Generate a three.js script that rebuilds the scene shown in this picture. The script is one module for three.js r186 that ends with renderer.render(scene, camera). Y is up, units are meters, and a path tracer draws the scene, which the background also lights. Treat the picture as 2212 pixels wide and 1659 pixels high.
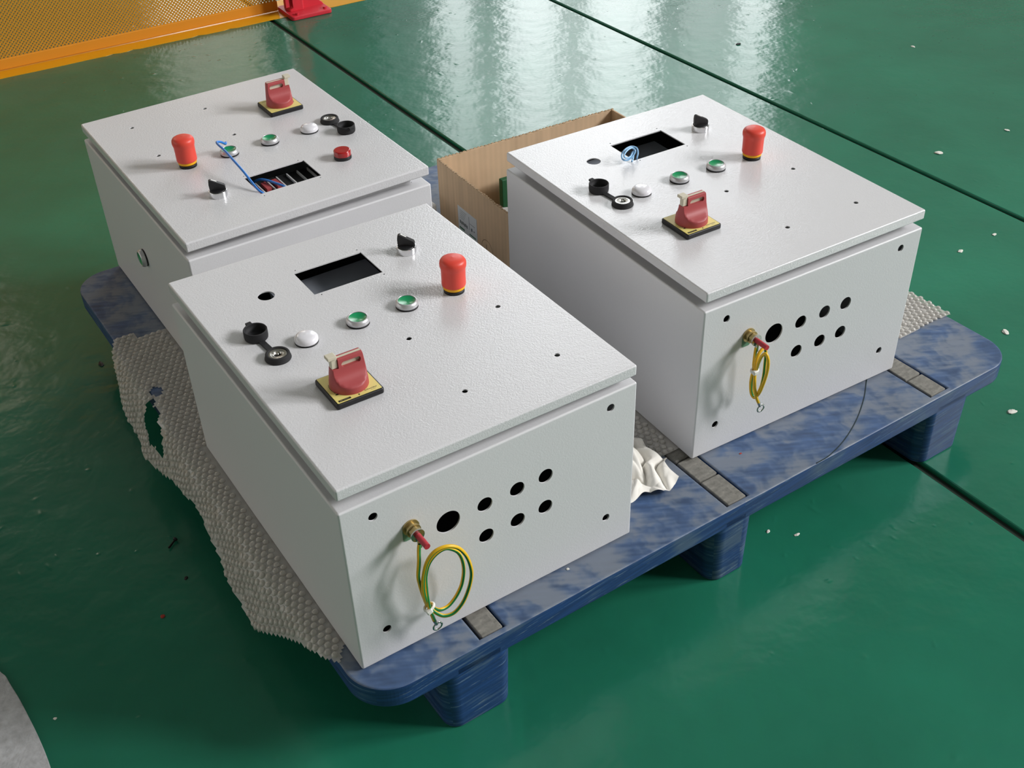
import * as THREE from 'three';
import { RoundedBoxGeometry } from 'three/addons/geometries/RoundedBoxGeometry.js';
import { mergeGeometries } from 'three/addons/utils/BufferGeometryUtils.js';
import { RectAreaLightUniformsLib } from 'three/addons/lights/RectAreaLightUniformsLib.js';
import { ImprovedNoise } from 'three/addons/math/ImprovedNoise.js';
import { Brush, Evaluator, SUBTRACTION } from 'three-bvh-csg';

// ---------------------------------------------------------------- camera, sky, lights, exposure
const scene = new THREE.Scene();
const FLOOR_DROP = 0.133;                       // pallet deck above the floor
const camera = new THREE.PerspectiveCamera(2 * Math.atan(829.5 / 2460.13) * 180 / Math.PI, 2212 / 1659, 0.05, 60);
{
  const pitch = 0.64805, roll = -0.03429;
  const c = Math.cos(pitch), s = Math.sin(pitch), cr = Math.cos(roll), sr = Math.sin(roll);
  const F = new THREE.Vector3(0, -s, -c), U = new THREE.Vector3(0, c, -s), R = new THREE.Vector3(1, 0, 0);
  const R2 = R.clone().multiplyScalar(cr).addScaledVector(U, sr), U2 = R.clone().multiplyScalar(-sr).addScaledVector(U, cr);
  camera.quaternion.setFromRotationMatrix(new THREE.Matrix4().makeBasis(R2, U2, F.clone().negate()));
  camera.position.set(0, 1.08044 + FLOOR_DROP, 0);
}
scene.background = new THREE.Color(0.75, 0.82, 0.9);
const EXPOSURE = 0.75;
const SIDE_LIGHT = 60, BACK_LIGHT = 3.1, HIGH_LIGHT = 6, LEFT_LIGHT = 0.95, LAMP_LIGHT = 2;
const renderer = new THREE.WebGLRenderer({ antialias: true });
renderer.toneMapping = THREE.LinearToneMapping;
renderer.toneMappingExposure = EXPOSURE;
renderer.shadowMap.enabled = true;
RectAreaLightUniformsLib.init();

// ---------------------------------------------------------------- helpers
const V = (x, y, z) => new THREE.Vector3(x, y, z);
let seed = 12345;
const rnd = () => { seed = (seed * 1664525 + 1013904223) >>> 0; return seed / 4294967296; };
const noise = new ImprovedNoise();
const smooth = (a, b, x) => { const t = Math.min(1, Math.max(0, (x - a) / (b - a))); return t * t * (3 - 2 * t); };
const lerp = (a, b, t) => a + (b - a) * t;
const used = {};
function numbered(n) { const k = used[n] = (used[n] ?? -1) + 1; return k ? n + '_' + String(k).padStart(3, '0') : n; }
function mesh(name, geo, mat, parent, label) {
  const m = new THREE.Mesh(geo, mat);
  m.name = parent ? name : numbered(name);
  m.castShadow = m.receiveShadow = true;
  (parent || scene).add(m);
  if (label) m.userData.label = label;
  return m;
}
function thing(name, label, category, group) {
  const g = new THREE.Group(); g.name = numbered(name); scene.add(g);
  g.userData = { label, category }; if (group) g.userData.group = group;
  return g;
}
function tag(o, label, category, group) { o.userData.label = label; o.userData.category = category; if (group) o.userData.group = group; return o; }
function structure(o) { o.userData.kind = 'structure'; return o; }
const box = (w, h, d, x = 0, y = 0, z = 0) => new THREE.BoxGeometry(w, h, d).translate(x, y, z);
const cyl = (r, h, x = 0, y = 0, z = 0, n = 40) => new THREE.CylinderGeometry(r, r, h, n).translate(x, y, z);
const lathe = (pts, n = 48) => new THREE.LatheGeometry(pts.map(p => new THREE.Vector2(p[0] / 1000, p[1] / 1000)), n);   // millimetres
function flat(geos) {                            // merge geometries of any kind
  return mergeGeometries(geos.map(g => {
    const q = g.index ? g.toNonIndexed() : g.clone();
    for (const k of Object.keys(q.attributes)) if (!['position', 'normal', 'uv'].includes(k)) q.deleteAttribute(k);
    return q;
  }));
}
function metreUV(geo, turn = 0) {                // uv in metres by the face's main direction
  const g = geo.index ? geo.toNonIndexed() : geo, p = g.attributes.position, n = p.count, uv = new Float32Array(n * 2);
  const a = V(), b = V(), c = V(), N = V();
  for (let i = 0; i < n; i += 3) {
    a.fromBufferAttribute(p, i); b.fromBufferAttribute(p, i + 1); c.fromBufferAttribute(p, i + 2);
    N.crossVectors(b.clone().sub(a), c.clone().sub(a)); N.set(Math.abs(N.x), Math.abs(N.y), Math.abs(N.z));
    for (let k = 0; k < 3; k++) {
      const q = [a, b, c][k];
      const [u, v] = N.y >= N.x && N.y >= N.z ? [q.x, q.z] : N.x >= N.z ? [q.z, q.y] : [q.x, q.y];
      uv[(i + k) * 2] = u; uv[(i + k) * 2 + 1] = v;
    }
  }
  g.setAttribute('uv', new THREE.BufferAttribute(uv, 2));
  return g;
}
const evaluator = new Evaluator(); evaluator.useGroups = false; evaluator.attributes = ['position', 'normal', 'uv'];
function cut(geo, tools) {
  let b = new Brush(geo); b.updateMatrixWorld();
  for (const t of tools) { const k = new Brush(t); k.updateMatrixWorld(); b = evaluator.evaluate(b, k, SUBTRACTION); b.updateMatrixWorld(); }
  return b.geometry;
}
function roundedRect(w, h, r, cx = 0, cy = 0) {
  const s = new THREE.Shape(), x = cx - w / 2, y = cy - h / 2;
  s.moveTo(x + r, y); s.lineTo(x + w - r, y); s.absarc(x + w - r, y + r, r, -Math.PI / 2, 0); s.lineTo(x + w, y + h - r); s.absarc(x + w - r, y + h - r, r, 0, Math.PI / 2);
  s.lineTo(x + r, y + h); s.absarc(x + r, y + h - r, r, Math.PI / 2, Math.PI); s.lineTo(x, y + r); s.absarc(x + r, y + r, r, Math.PI, 1.5 * Math.PI);
  return s;
}
function slab(shape, h, bevel = 0, y = 0, steps = 3) {    // outline in x,z (z = -shape y) from y upwards
  const g = new THREE.ExtrudeGeometry(shape, { depth: h - 2 * bevel, bevelEnabled: bevel > 0, bevelSize: bevel, bevelThickness: bevel, bevelOffset: -bevel, bevelSegments: steps, curveSegments: 10 });
  return g.rotateX(-Math.PI / 2).translate(0, y + bevel, 0);
}
function tube(points, r, seg = 120, radial = 10) {
  return new THREE.TubeGeometry(new THREE.CatmullRomCurve3(points, false, 'centripetal'), seg, r, radial, false);
}
// ---------------------------------------------------------------- textures
function fractal(x, y, z, oct = 4) { let a = 0, s = 0.5; for (let i = 0; i < oct; i++) { a += s * noise.noise(x, y, z + i * 7.3); x *= 2.03; y *= 2.03; s *= 0.5; } return a; }
function tex(w, h, fn, srgb, rx = 1, ry = rx) {          // fn(u, v) returns [r, g, b] 0..255 or a grey
  const d = new Uint8Array(w * h * 4);
  for (let j = 0; j < h; j++) for (let i = 0; i < w; i++) {
    const c = fn((i + 0.5) / w, (j + 0.5) / h), k = (j * w + i) * 4;
    if (typeof c === 'number') d[k] = d[k + 1] = d[k + 2] = Math.max(0, Math.min(255, c));
    else for (let q = 0; q < 3; q++) d[k + q] = Math.max(0, Math.min(255, c[q]));
    d[k + 3] = 255;
  }
  const t = new THREE.DataTexture(d, w, h, THREE.RGBAFormat); t.wrapS = t.wrapT = THREE.RepeatWrapping;
  t.magFilter = THREE.LinearFilter; t.minFilter = THREE.LinearMipmapLinearFilter; t.generateMipmaps = true;
  if (srgb) t.colorSpace = THREE.SRGBColorSpace;
  t.repeat.set(rx, ry); t.needsUpdate = true; return t;
}
// seamless noise on a torus-like blend
function tiled(f) {
  return (u, v) => {
    const a = f(u, v), b = f(u - 1, v), c = f(u, v - 1), d = f(u - 1, v - 1);
    const k = 0.15, wu = smooth(1 - k, 1, u), wv = smooth(1 - k, 1, v);
    return lerp(lerp(a, b, wu), lerp(c, d, wu), wv);
  };
}
// wrinkle powder coat: 0.25 m tile, pimples of about 2 mm
const coatBump = (() => { const f = tiled((u, v) => { const x = u * 135, y = v * 135; const wx = noise.noise(x * 0.6, y * 0.6, 3.1), wy = noise.noise(x * 0.6, y * 0.6, 8.7); return 0.5 + 0.62 * noise.noise(x + wx, y + wy, 1.5) + 0.2 * noise.noise(x * 2.1, y * 2.1, 5.5); }); return tex(1024, 1024, (u, v) => 255 * f(u, v), false, 4); })();
// floor paint relief: 1.25 m tile
const floorBump = (() => {
  const bumps = []; for (let i = 0; i < 150; i++) bumps.push([rnd(), rnd(), 0.0012 + rnd() * 0.0022, 0.5 + rnd() * 0.8, rnd() * 3.14, 1 + rnd() * 1.6]);
  const grid = {}; bumps.forEach(b => { for (let a = -1; a <= 1; a++) for (let c = -1; c <= 1; c++) { const k = Math.floor(b[0] * 40 + a) + '_' + Math.floor(b[1] * 40 + c); (grid[k] ??= []).push(b); } });
  const f = tiled((u, v) => 0.5 + 0.4 * fractal(u * 9, v * 9, 2.2, 3) + 0.26 * noise.noise(u * 34, v * 40, 4.4) + 0.075 * noise.noise(u * 120, v * 120, 9.1) + 0.02 * noise.noise(u * 280, v * 280, 2.1));
  return tex(1024, 1024, (u, v) => {
    let h = f(u, v) * 0.75;
    for (const b of grid[Math.floor(u * 40) + '_' + Math.floor(v * 40)] || []) {
      const dx = u - b[0], dy = v - b[1], ca = Math.cos(b[4]), sa = Math.sin(b[4]), p = (dx * ca + dy * sa) / (b[2] * b[5]), q = (dy * ca - dx * sa) / b[2];
      h += 0.2 * b[3] * Math.exp(-(p * p + q * q));
    }
    return 255 * h;
  }, false, 0.8);
})();
const floorColor = (() => {
  const f = (u, v) => { const a = fractal(u * 6, v * 6, 1.7, 5), b = fractal(u * 30, v * 30, 5.2, 3); return 1 + 0.16 * a + 0.10 * b; };
  return tex(1024, 1024, (u, v) => { const m = f(u, v), d = smooth(0.18, 0.42, fractal(u * 11, v * 11, 12.5, 4)) * 0.16; return [lerp(33 * m, 64, d), lerp(110 * m, 118, d), lerp(86 * m, 104, d)]; }, true, 1 / 5);
})();
const floorRough = tex(512, 512, (u, v) => 255 * (0.62 + 0.3 * fractal(u * 14, v * 14, 6.6, 4)), false, 1 / 2.2);
const palletTop = tex(1024, 1024, (u, v) => {
  const a = fractal(u * 19, v * 26, 3.3, 5), b = fractal(u * 70 + 2 * a, v * 30, 7.7, 3), s = fractal(u * 10 + v * 40, v * 160 - u * 90, 1.1, 2);
  const dust = smooth(-0.2, 0.26, a * 0.85 + b * 0.45 + s * 0.25 + 0.07), m = 1 + 0.25 * b + 0.3 * s;
  return [lerp(66 * m, 124, dust * 0.8), lerp(90 * m, 129, dust * 0.8), lerp(128 * m, 137, dust * 0.8)];
}, true, 1 / 1.3);
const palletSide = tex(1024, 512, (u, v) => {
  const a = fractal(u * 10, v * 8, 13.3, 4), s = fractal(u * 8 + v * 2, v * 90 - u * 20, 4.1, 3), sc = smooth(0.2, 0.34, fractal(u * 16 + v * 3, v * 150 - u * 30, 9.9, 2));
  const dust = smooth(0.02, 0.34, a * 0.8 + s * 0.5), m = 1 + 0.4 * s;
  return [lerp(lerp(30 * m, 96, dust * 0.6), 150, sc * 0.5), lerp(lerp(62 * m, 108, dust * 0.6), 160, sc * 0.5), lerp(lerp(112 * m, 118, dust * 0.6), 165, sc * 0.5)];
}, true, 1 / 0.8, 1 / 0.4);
const scratchBump = tex(512, 512, (u, v) => 128 + 90 * fractal(u * 12 + v * 3, v * 110 - u * 20, 3.7, 3), false, 2);
const cardColor = tex(512, 256, (u, v) => { const fl = Math.sin(u * Math.PI * 2 * 40) * 0.013, a = 1 + fl + 0.06 * noise.noise(u * 26, v * 1.2, 2) + 0.05 * fractal(u * 8, v * 4, 4, 4); return [198 * a, 171 * a, 140 * a]; }, true, 1 / 0.45, 1 / 0.2);
const inlayColor = tex(512, 512, (u, v) => { const a = fractal(u * 14 + v * 5, v * 30, 6.1, 4), b = fractal(u * 60, v * 60, 8, 2), m = 1 + 0.3 * a + 0.12 * b; return [122 * m, 120 * m, 114 * m]; }, true, 5);
const clothBump = tex(256, 256, (u, v) => 128 + 60 * Math.sin(u * 402) * Math.sin(v * 402), false, 8);
const paperBump = tex(512, 512, (u, v) => 128 + 130 * fractal(u * 60 + 3 * noise.noise(u * 9, v * 9, 2), v * 60, 5.5, 4) + 60 * fractal(u * 6, v * 10, 1.2, 3), false, 3.2);
const paperColor = tex(512, 512, (u, v) => { const a = 1 + 0.16 * fractal(u * 40, v * 40, 2.5, 4) + 0.10 * fractal(u * 5, v * 8, 9.2, 3); return [186 * a, 187 * a, 190 * a]; }, true, 3.2);
const wireStripe = tex(4, 64, (u, v) => { const g = v < 0.12 || v > 0.92; return g ? [20, 122, 60] : [238, 188, 30]; }, true);

// ---------------------------------------------------------------- materials
const std = (o) => new THREE.MeshStandardMaterial(o), phys = (o) => new THREE.MeshPhysicalMaterial(o);
const M = {
  floor: phys({ map: floorColor, roughness: 0.18, bumpMap: floorBump, bumpScale: 0.002, specularIntensity: 1, ior: 1.5 }),
  joint: std({ color: 0x1c2a20, roughness: 0.95 }),
  yellowPaint: phys({ color: 0xe0a012, roughness: 0.3, bumpMap: floorBump, bumpScale: 0.0012 }),
  coat: phys({ color: 0xd8d8db, roughness: 0.42, bumpMap: coatBump, bumpScale: 0.00007, ior: 1.5 }),
  lidCoat: phys({ color: 0xd8d8db, roughness: 0.2, bumpMap: coatBump, bumpScale: 0.00018, ior: 1.5 }),
  red: phys({ color: 0xe2493a, roughness: 0.42 }),
  darkRed: phys({ color: 0xa84648, roughness: 0.5 }),
  yellow: std({ color: 0xf0b000, roughness: 0.5 }),
  black: phys({ color: 0x17171a, roughness: 0.5 }),
  rubber: std({ color: 0x1d1d20, roughness: 0.75 }),
  silver: phys({ color: 0xc9c9cc, metalness: 0.55, roughness: 0.38 }),
  chrome: phys({ color: 0xe2e2e4, metalness: 1, roughness: 0.12 }),
  steel: phys({ color: 0xbdbbb6, metalness: 1, roughness: 0.24 }),
  green: phys({ color: 0x14935c, roughness: 0.28, clearcoat: 0.6, clearcoatRoughness: 0.2 }),
  lampWhite: phys({ color: 0xe9e8ee, roughness: 0.22, clearcoat: 0.5 }),
  lampRed: phys({ color: 0xc01016, roughness: 0.12, transmission: 0.25, thickness: 0, clearcoat: 0.8 }),
  beige: std({ color: 0xcfc8b4, roughness: 0.55 }),
  white: std({ color: 0xe8e8e6, roughness: 0.6 }),
  nylon: std({ color: 0xeceae4, roughness: 0.45 }),
  brass: phys({ color: 0xb3a070, metalness: 0.8, roughness: 0.36 }),
  redSleeve: std({ color: 0xb4303a, roughness: 0.5 }),
  wire: phys({ map: wireStripe, roughness: 0.38 }),
  blueWire: phys({ color: 0x2f7fd6, roughness: 0.35 }),
  paleBlueWire: phys({ color: 0x8fc0e8, roughness: 0.3 }),
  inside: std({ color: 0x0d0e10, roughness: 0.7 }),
  duct: std({ color: 0xa2a8b2, roughness: 0.7 }),
  breaker: std({ color: 0xc8c8c8, roughness: 0.6 }),
  palletTop: phys({ map: palletTop, roughness: 0.52, bumpMap: scratchBump, bumpScale: 0.0005 }),
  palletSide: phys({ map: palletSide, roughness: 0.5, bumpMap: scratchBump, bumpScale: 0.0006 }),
  inlay: std({ map: inlayColor, roughness: 0.85 }),
  film: phys({ color: 0xe2dfda, roughness: 0.12, transmission: 0.5, thickness: 0, ior: 1.45, side: THREE.DoubleSide }),
  card: std({ map: cardColor, roughness: 0.9 }),
  cardEdge: std({ color: 0xb39a7c, roughness: 0.95 }),
  greenBoard: std({ color: 0x1f5c3a, roughness: 0.6 }),
  cloth: std({ color: 0xe6e3dc, roughness: 0.95, bumpMap: clothBump, bumpScale: 0.0003, side: THREE.DoubleSide }),
  paper: std({ map: paperColor, roughness: 0.9, bumpMap: paperBump, bumpScale: 0.0016 }),
  net: std({ color: 0xc4891c, roughness: 0.7 }),
  hem: std({ color: 0xd68a14, roughness: 0.7 }),
  postRed: phys({ color: 0xd0303e, roughness: 0.35 }),
  wall: std({ color: 0x9d988c, roughness: 0.9 }),
  wallDark: std({ color: 0x8f948f, roughness: 0.9 }),
  ceiling: std({ color: 0x747676, roughness: 0.9 }),
  frame: std({ color: 0x6a747c, roughness: 0.6 }),
  debrisWhite: std({ color: 0xdedcd4, roughness: 0.7 }),
  debrisBlack: std({ color: 0x101214, roughness: 0.6 }),
  debrisRed: std({ color: 0xa03022, roughness: 0.7 }),
};

// ---------------------------------------------------------------- the hall
const X0 = -8, X1 = 8, Z0 = -8, Z1 = 5.5, HH = 7.4;
{ // floor: three painted slabs parted by two recessed joints
  const floor = new THREE.Group(); floor.name = 'floor'; structure(floor); scene.add(floor);
  const J1 = [V(-0.111, 0, -2.562), V(0.648, 0, -1.346)], J2 = [V(0.138, 0, -3.659), V(1.1, 0, -2.119)];
  const dir = J1[1].clone().sub(J1[0]).normalize(), side = V(-dir.z, 0, dir.x);       // side points to the left of the joint, away from joint 2
  const o1 = J1[0].dot(side), o2 = J2[0].clone().add(J2[1]).multiplyScalar(0.5).dot(side);
  const room = [[X0 - .3, Z0 - .3], [X1 + .3, Z0 - .3], [X1 + .3, Z1 + .3], [X0 - .3, Z1 + .3]];
  const clip = (poly, keep) => { const out = []; for (let i = 0; i < poly.length; i++) { const a = poly[i], b = poly[(i + 1) % poly.length], da = keep(a), db = keep(b); if (da >= 0) out.push(a); if (da * db < 0) { const t = da / (da - db); out.push([a[0] + (b[0] - a[0]) * t, a[1] + (b[1] - a[1]) * t]); } } return out; };
  const at = (q) => q[0] * side.x + q[1] * side.z, lo = Math.min(o1, o2), hi = Math.max(o1, o2), gw = 0.0075;
  const slabs = [clip(room, q => at(q) - hi - gw), clip(clip(room, q => hi - gw - at(q)), q => at(q) - lo - gw * 0.8), clip(room, q => lo - gw * 0.8 - at(q))];
  slabs.forEach((pl) => { const s = new THREE.Shape(pl.map(q => new THREE.Vector2(q[0], -q[1]))); mesh('slab', metreUV(slab(s, 0.1, 0.004, -0.1, 2)), M.floor, floor); });
  mesh('joint_filler', slab(new THREE.Shape(room.map(q => new THREE.Vector2(q[0], -q[1]))), 0.05, 0, -0.057), M.joint, floor, 'dark filler in the recessed floor joints');
  // yellow line painted along the barrier
  const a = V(-6.4, 0, -0.2), d = V(-0.428 + 1.412, 0, -3.673 + 3.106).normalize(), p0 = V(-1.412, 0, -3.106), n = V(d.z, 0, -d.x).multiplyScalar(d.z < 0 ? 1 : -1);
  const q = (t, w) => { const r = p0.clone().addScaledVector(d, t).addScaledVector(n, w); return new THREE.Vector2(r.x, -r.z); };
  const edge = []; for (let t = -6.5; t <= 4; t += 0.02) edge.push(q(t, 0.0035 * noise.noise(t * 9, 2.2, 1) + (noise.noise(t * 30, 7, 3) > 0.42 ? 0.006 : 0)));
  mesh('painted_stripe', metreUV(slab(new THREE.Shape([...edge, q(4, 0.16), q(-6.5, 0.16)]), 0.0012, 0, 0)), M.yellowPaint, floor, 'yellow painted line along the mesh barrier');
}
function wall(name, geos, mat = M.wall) { return structure(mesh(name, flat(geos), mat)); }
// wall with rectangular openings along one axis; o = [from, to, low, high]
function pierced(axis, at, from, to, openings) {
  const s = new THREE.Shape([new THREE.Vector2(from, 0), new THREE.Vector2(to, 0), new THREE.Vector2(to, HH), new THREE.Vector2(from, HH)]);
  for (const o of openings) s.holes.push(new THREE.Path([new THREE.Vector2(o[0], o[2]), new THREE.Vector2(o[0], o[3]), new THREE.Vector2(o[1], o[3]), new THREE.Vector2(o[1], o[2])]));
  const g = new THREE.ExtrudeGeometry(s, { depth: 0.25, bevelEnabled: false });
  return axis === 'z' ? g.translate(0, 0, at) : g.rotateY(-Math.PI / 2).translate(at + 0.25, 0, 0);
}
const backOpen = [[-0.95, 2.0, 0.95, 5.5], [-6.4, -4.15, 3.75, 4.7], [-2.5, -1.59, 0.95, 3.0]];
const leftOpen = [[-6.5, 4.5, 0.8, 4.6]];
const rightOpen = [[-3.1, -1.5, 3.5, 6.1], [-1.1, 0.5, 3.5, 6.1]];
wall('wall_back', [pierced('z', Z0 - 0.25, X0, X1, backOpen)]);
wall('wall_right', [pierced('x', X1, Z0, Z1, rightOpen)]);
wall('wall_left', [pierced('x', X0 - 0.25, Z0, Z1, leftOpen)]);
wall('wall_front', [box(X1 - X0, HH, 0.25, (X0 + X1) / 2, HH / 2, Z1 + 0.125)]);
structure(mesh('ceiling', box(X1 - X0 + 0.5, 0.25, Z1 - Z0 + 0.5, (X0 + X1) / 2, HH + 0.125, (Z0 + Z1) / 2), M.ceiling));
let windowCount = 0;
function paneLight(parent, w, h, x, y, z, towards, level, color) {
  const glow = std({ color: 0x222222, emissive: color, emissiveIntensity: Math.min(level, 6), roughness: 0.6 });
  const facing = towards.clone().sub(V(x, y, z)).normalize();
  const g = Math.abs(facing.z) > 0.5 ? box(w, h, 0.012) : box(0.012, h, w);
  mesh('pane', g.translate(x, y, z), glow, parent, 'daylit frosted pane');
  const l = new THREE.RectAreaLight(color, level, w, h); l.position.set(x, y, z).addScaledVector(facing, 0.02); scene.add(l); l.lookAt(towards);
}
function windowFrame(parent, axis, at, o, bars) {
  const gs = [], t = 0.07, put = (a, b, c, d) => { const w = b - a, h = d - c, m = (a + b) / 2, y = (c + d) / 2; gs.push(axis === 'z' ? box(w, h, 0.12, m, y, at) : box(0.12, h, w, at, y, m)); };
  put(o[0], o[0] + t, o[2], o[3]); put(o[1] - t, o[1], o[2], o[3]); put(o[0], o[1], o[2], o[2] + t); put(o[0], o[1], o[3] - t, o[3]);
  for (const b of bars) put(b[0], b[1], o[2], o[3]);
  mesh('window_frame', flat(gs), M.frame, parent);
}
function windowGroup() { const g = new THREE.Group(); g.name = 'window_' + (++windowCount); structure(g); scene.add(g); return g; }
{ // tall window straight ahead, seen only as its reflection
  const g = windowGroup(), o = backOpen[0], z = Z0 - 0.06, day = new THREE.Color(0.95, 0.98, 1.0);
  const panes = [[-0.88, -0.47, 0.1], [-0.43, -0.18, 0.95], [0.02, 0.46, 1.15], [0.58, 1.12, 1.15], [1.26, 1.62, 0.5], [1.68, 1.93, 1.1]];
  for (const [a, b, k] of panes) paneLight(g, b - a, 4.4, (a + b) / 2, 3.225, z, V((a + b) / 2, 3.225, 4), BACK_LIGHT * k, day);
  windowFrame(g, 'z', z + 0.03, o, [[-0.47, -0.43], [-0.18, 0.02], [0.46, 0.58], [1.12, 1.26], [1.62, 1.68]]);
}
{ // high window far to the left
  const g = windowGroup(), o = backOpen[1], z = Z0 - 0.06, warm = new THREE.Color(1, 0.93, 0.78);
  paneLight(g, 2.11, 0.81, -5.275, 4.225, z, V(-5.275, 4.225, 3), HIGH_LIGHT, warm);
  windowFrame(g, 'z', z + 0.03, o, []);
}
{ // narrow window whose reflection shows through the netting
  const g = windowGroup(), o = backOpen[2], z = Z0 - 0.06;
  paneLight(g, 0.77, 1.91, -2.045, 1.975, z, V(-2.045, 1.975, 3), BACK_LIGHT * 1.15, new THREE.Color(1, 0.97, 0.9));
  windowFrame(g, 'z', z + 0.03, o, []);
}
for (const o of leftOpen) { // low window band in the left wall
  const g = windowGroup(), x = X0 - 0.06;
  paneLight(g, o[1] - o[0] - 0.14, o[3] - o[2] - 0.14, x, (o[2] + o[3]) / 2, (o[0] + o[1]) / 2, V(3, (o[2] + o[3]) / 2, (o[0] + o[1]) / 2), LEFT_LIGHT, new THREE.Color(1, 0.98, 0.94));
  windowFrame(g, 'x', x + 0.03, o, [[-4.1, -4.0], [-1.6, -1.5], [1, 1.1], [3.4, 3.5]]);
}
for (const o of rightOpen) { // two windows in the right wall: the light that throws the shadows to the left
  const g = windowGroup(), x = X1 + 0.06;
  paneLight(g, o[1] - o[0] - 0.14, o[3] - o[2] - 0.14, x, (o[2] + o[3]) / 2, (o[0] + o[1]) / 2, V(-3, (o[2] + o[3]) / 2, (o[0] + o[1]) / 2), SIDE_LIGHT, new THREE.Color(1, 0.988, 0.985));
  windowFrame(g, 'x', x - 0.03, o, []);
}
for (const [x, z] of [[1.6, -1.4], [1.6, 1.8]]) { // ceiling panels
  const lamp = thing('ceiling_lamp', z < 0 ? 'flat white ceiling panel lamp over the pallet' : 'flat white ceiling panel lamp behind the camera', 'lamp');
  lamp.position.set(x, HH - 0.06, z);
  mesh('housing', box(1.3, 0.06, 0.34, 0, 0.03, 0), M.white, lamp);
  mesh('diffuser', box(1.2, 0.012, 0.28, 0, -0.006, 0), std({ color: 0x333333, emissive: 0xffffff, emissiveIntensity: 4 }), lamp);
  const l = new THREE.RectAreaLight(0xffffff, LAMP_LIGHT, 1.2, 0.28); l.position.set(x, HH - 0.085, z); scene.add(l); l.lookAt(x, 0, z);
}

// ---------------------------------------------------------------- pallet
const TH = 0.5718, PD = V(Math.cos(TH), 0, -Math.sin(TH)), PN = V(Math.sin(TH), 0, Math.cos(TH));
const dn = (d, n, y = 0) => PD.clone().multiplyScalar(d).addScaledVector(PN, n).setY(y);      // pallet grid: d along the front edge, n towards the camera
const PH = FLOOR_DROP, D0 = 0.297, D1 = 1.468, N0 = -1.932, N1 = -0.789;
{
  const t = thing('plastic_pallet', 'blue scuffed plastic pallet with grey inlay strips carrying the three cabinets', 'pallet');
  const c = dn((D0 + D1) / 2, (N0 + N1) / 2); t.position.copy(c); t.rotation.y = TH;
  const dx = d => d - (D0 + D1) / 2, nz = n => n - (N0 + N1) / 2;
  const shape = roundedRect(D1 - D0, N1 - N0, 0.058);
  const strips = [[0.457, 0.4895], [0.8585, 0.8935], [1.2735, 1.3085]];
  for (const [a, b] of strips) shape.holes.push(new THREE.Path([[a - 0.003, N0 + 0.012], [a - 0.003, N1 - 0.009], [b + 0.001, N1 - 0.009], [b + 0.001, N0 + 0.012]].map(q => new THREE.Vector2(dx(q[0]), -nz(q[1])))));
  const deckGeo = metreUV(slab(shape, 0.034, 0.003, PH - 0.034, 3));
  const part = (geo, keep) => { const p = geo.attributes.position, n = geo.attributes.normal, u = geo.attributes.uv, P = [], Nn = [], U = []; for (let i = 0; i < p.count; i += 3) { const up = (n.getY(i) + n.getY(i + 1) + n.getY(i + 2)) / 3 > 0.6; if (up === keep) for (let k = i; k < i + 3; k++) { P.push(p.getX(k), p.getY(k), p.getZ(k)); Nn.push(n.getX(k), n.getY(k), n.getZ(k)); U.push(u.getX(k), u.getY(k)); } } const g = new THREE.BufferGeometry(); g.setAttribute('position', new THREE.Float32BufferAttribute(P, 3)); g.setAttribute('normal', new THREE.Float32BufferAttribute(Nn, 3)); g.setAttribute('uv', new THREE.Float32BufferAttribute(U, 2)); return g; };
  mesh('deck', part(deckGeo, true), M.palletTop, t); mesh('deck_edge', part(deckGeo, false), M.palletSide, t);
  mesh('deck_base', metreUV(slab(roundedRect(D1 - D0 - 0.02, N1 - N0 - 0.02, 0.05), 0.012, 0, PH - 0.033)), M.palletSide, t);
  const seams = [[-1.9, -1.62, -1.3, -1.02, -0.897, -0.798], [-1.9, -1.6, -1.2, -0.908, -0.857, -0.798], [-1.9, -1.5, -1.1, -0.8475, -0.798]];
  strips.forEach(([a, b], k) => { for (let i = 0; i + 1 < seams[k].length; i++) { const n0 = seams[k][i] + 0.0012, n1 = seams[k][i + 1] - 0.0012; mesh('inlay_strip', metreUV(new RoundedBoxGeometry(b - a - 0.001, 0.011, n1 - n0, 2, 0.0025).translate(dx((a + b) / 2), PH - 0.0155 + 0.009, nz((n0 + n1) / 2))), M.inlay, t); } });
  for (const [d0, d1] of [[0.394, 0.5], [0.828, 0.908], [1.263, 1.37]]) for (const [n0, n1] of [[N1 - 0.15, N1 + 0.0], [-1.44, -1.28], [N0, N0 + 0.15]]) {
    const f = slab(roundedRect(d1 - d0, n1 - n0, 0.022), PH - 0.02, 0.003, 0), p = f.attributes.position;
    for (let i = 0; i < p.count; i++) { const k = 1 - 0.10 * (1 - p.getY(i) / PH); p.setX(i, p.getX(i) * k + 0); }
    f.computeVertexNormals();
    mesh('foot', metreUV(f.translate(dx((d0 + d1) / 2), 0, nz((n0 + n1) / 2))), M.palletSide, t);
  }
  // dark crack curving over the deck beside the right cabinet
  const toLocal = (x, z) => V(x, 0, z).sub(c).applyAxisAngle(V(0, 1, 0), -TH).setY(PH + 0.0001);
  mesh('crack', tube([[0.556, -1.415], [0.55, -1.4], [0.536, -1.361], [0.509, -1.306], [0.478, -1.26], [0.45, -1.23], [0.43, -1.216]].map(q => toLocal(...q)), 0.0008, 60, 6), std({ color: 0x22343a, roughness: 0.9 }), t, 'dark curved crack in the deck');
}

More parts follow.
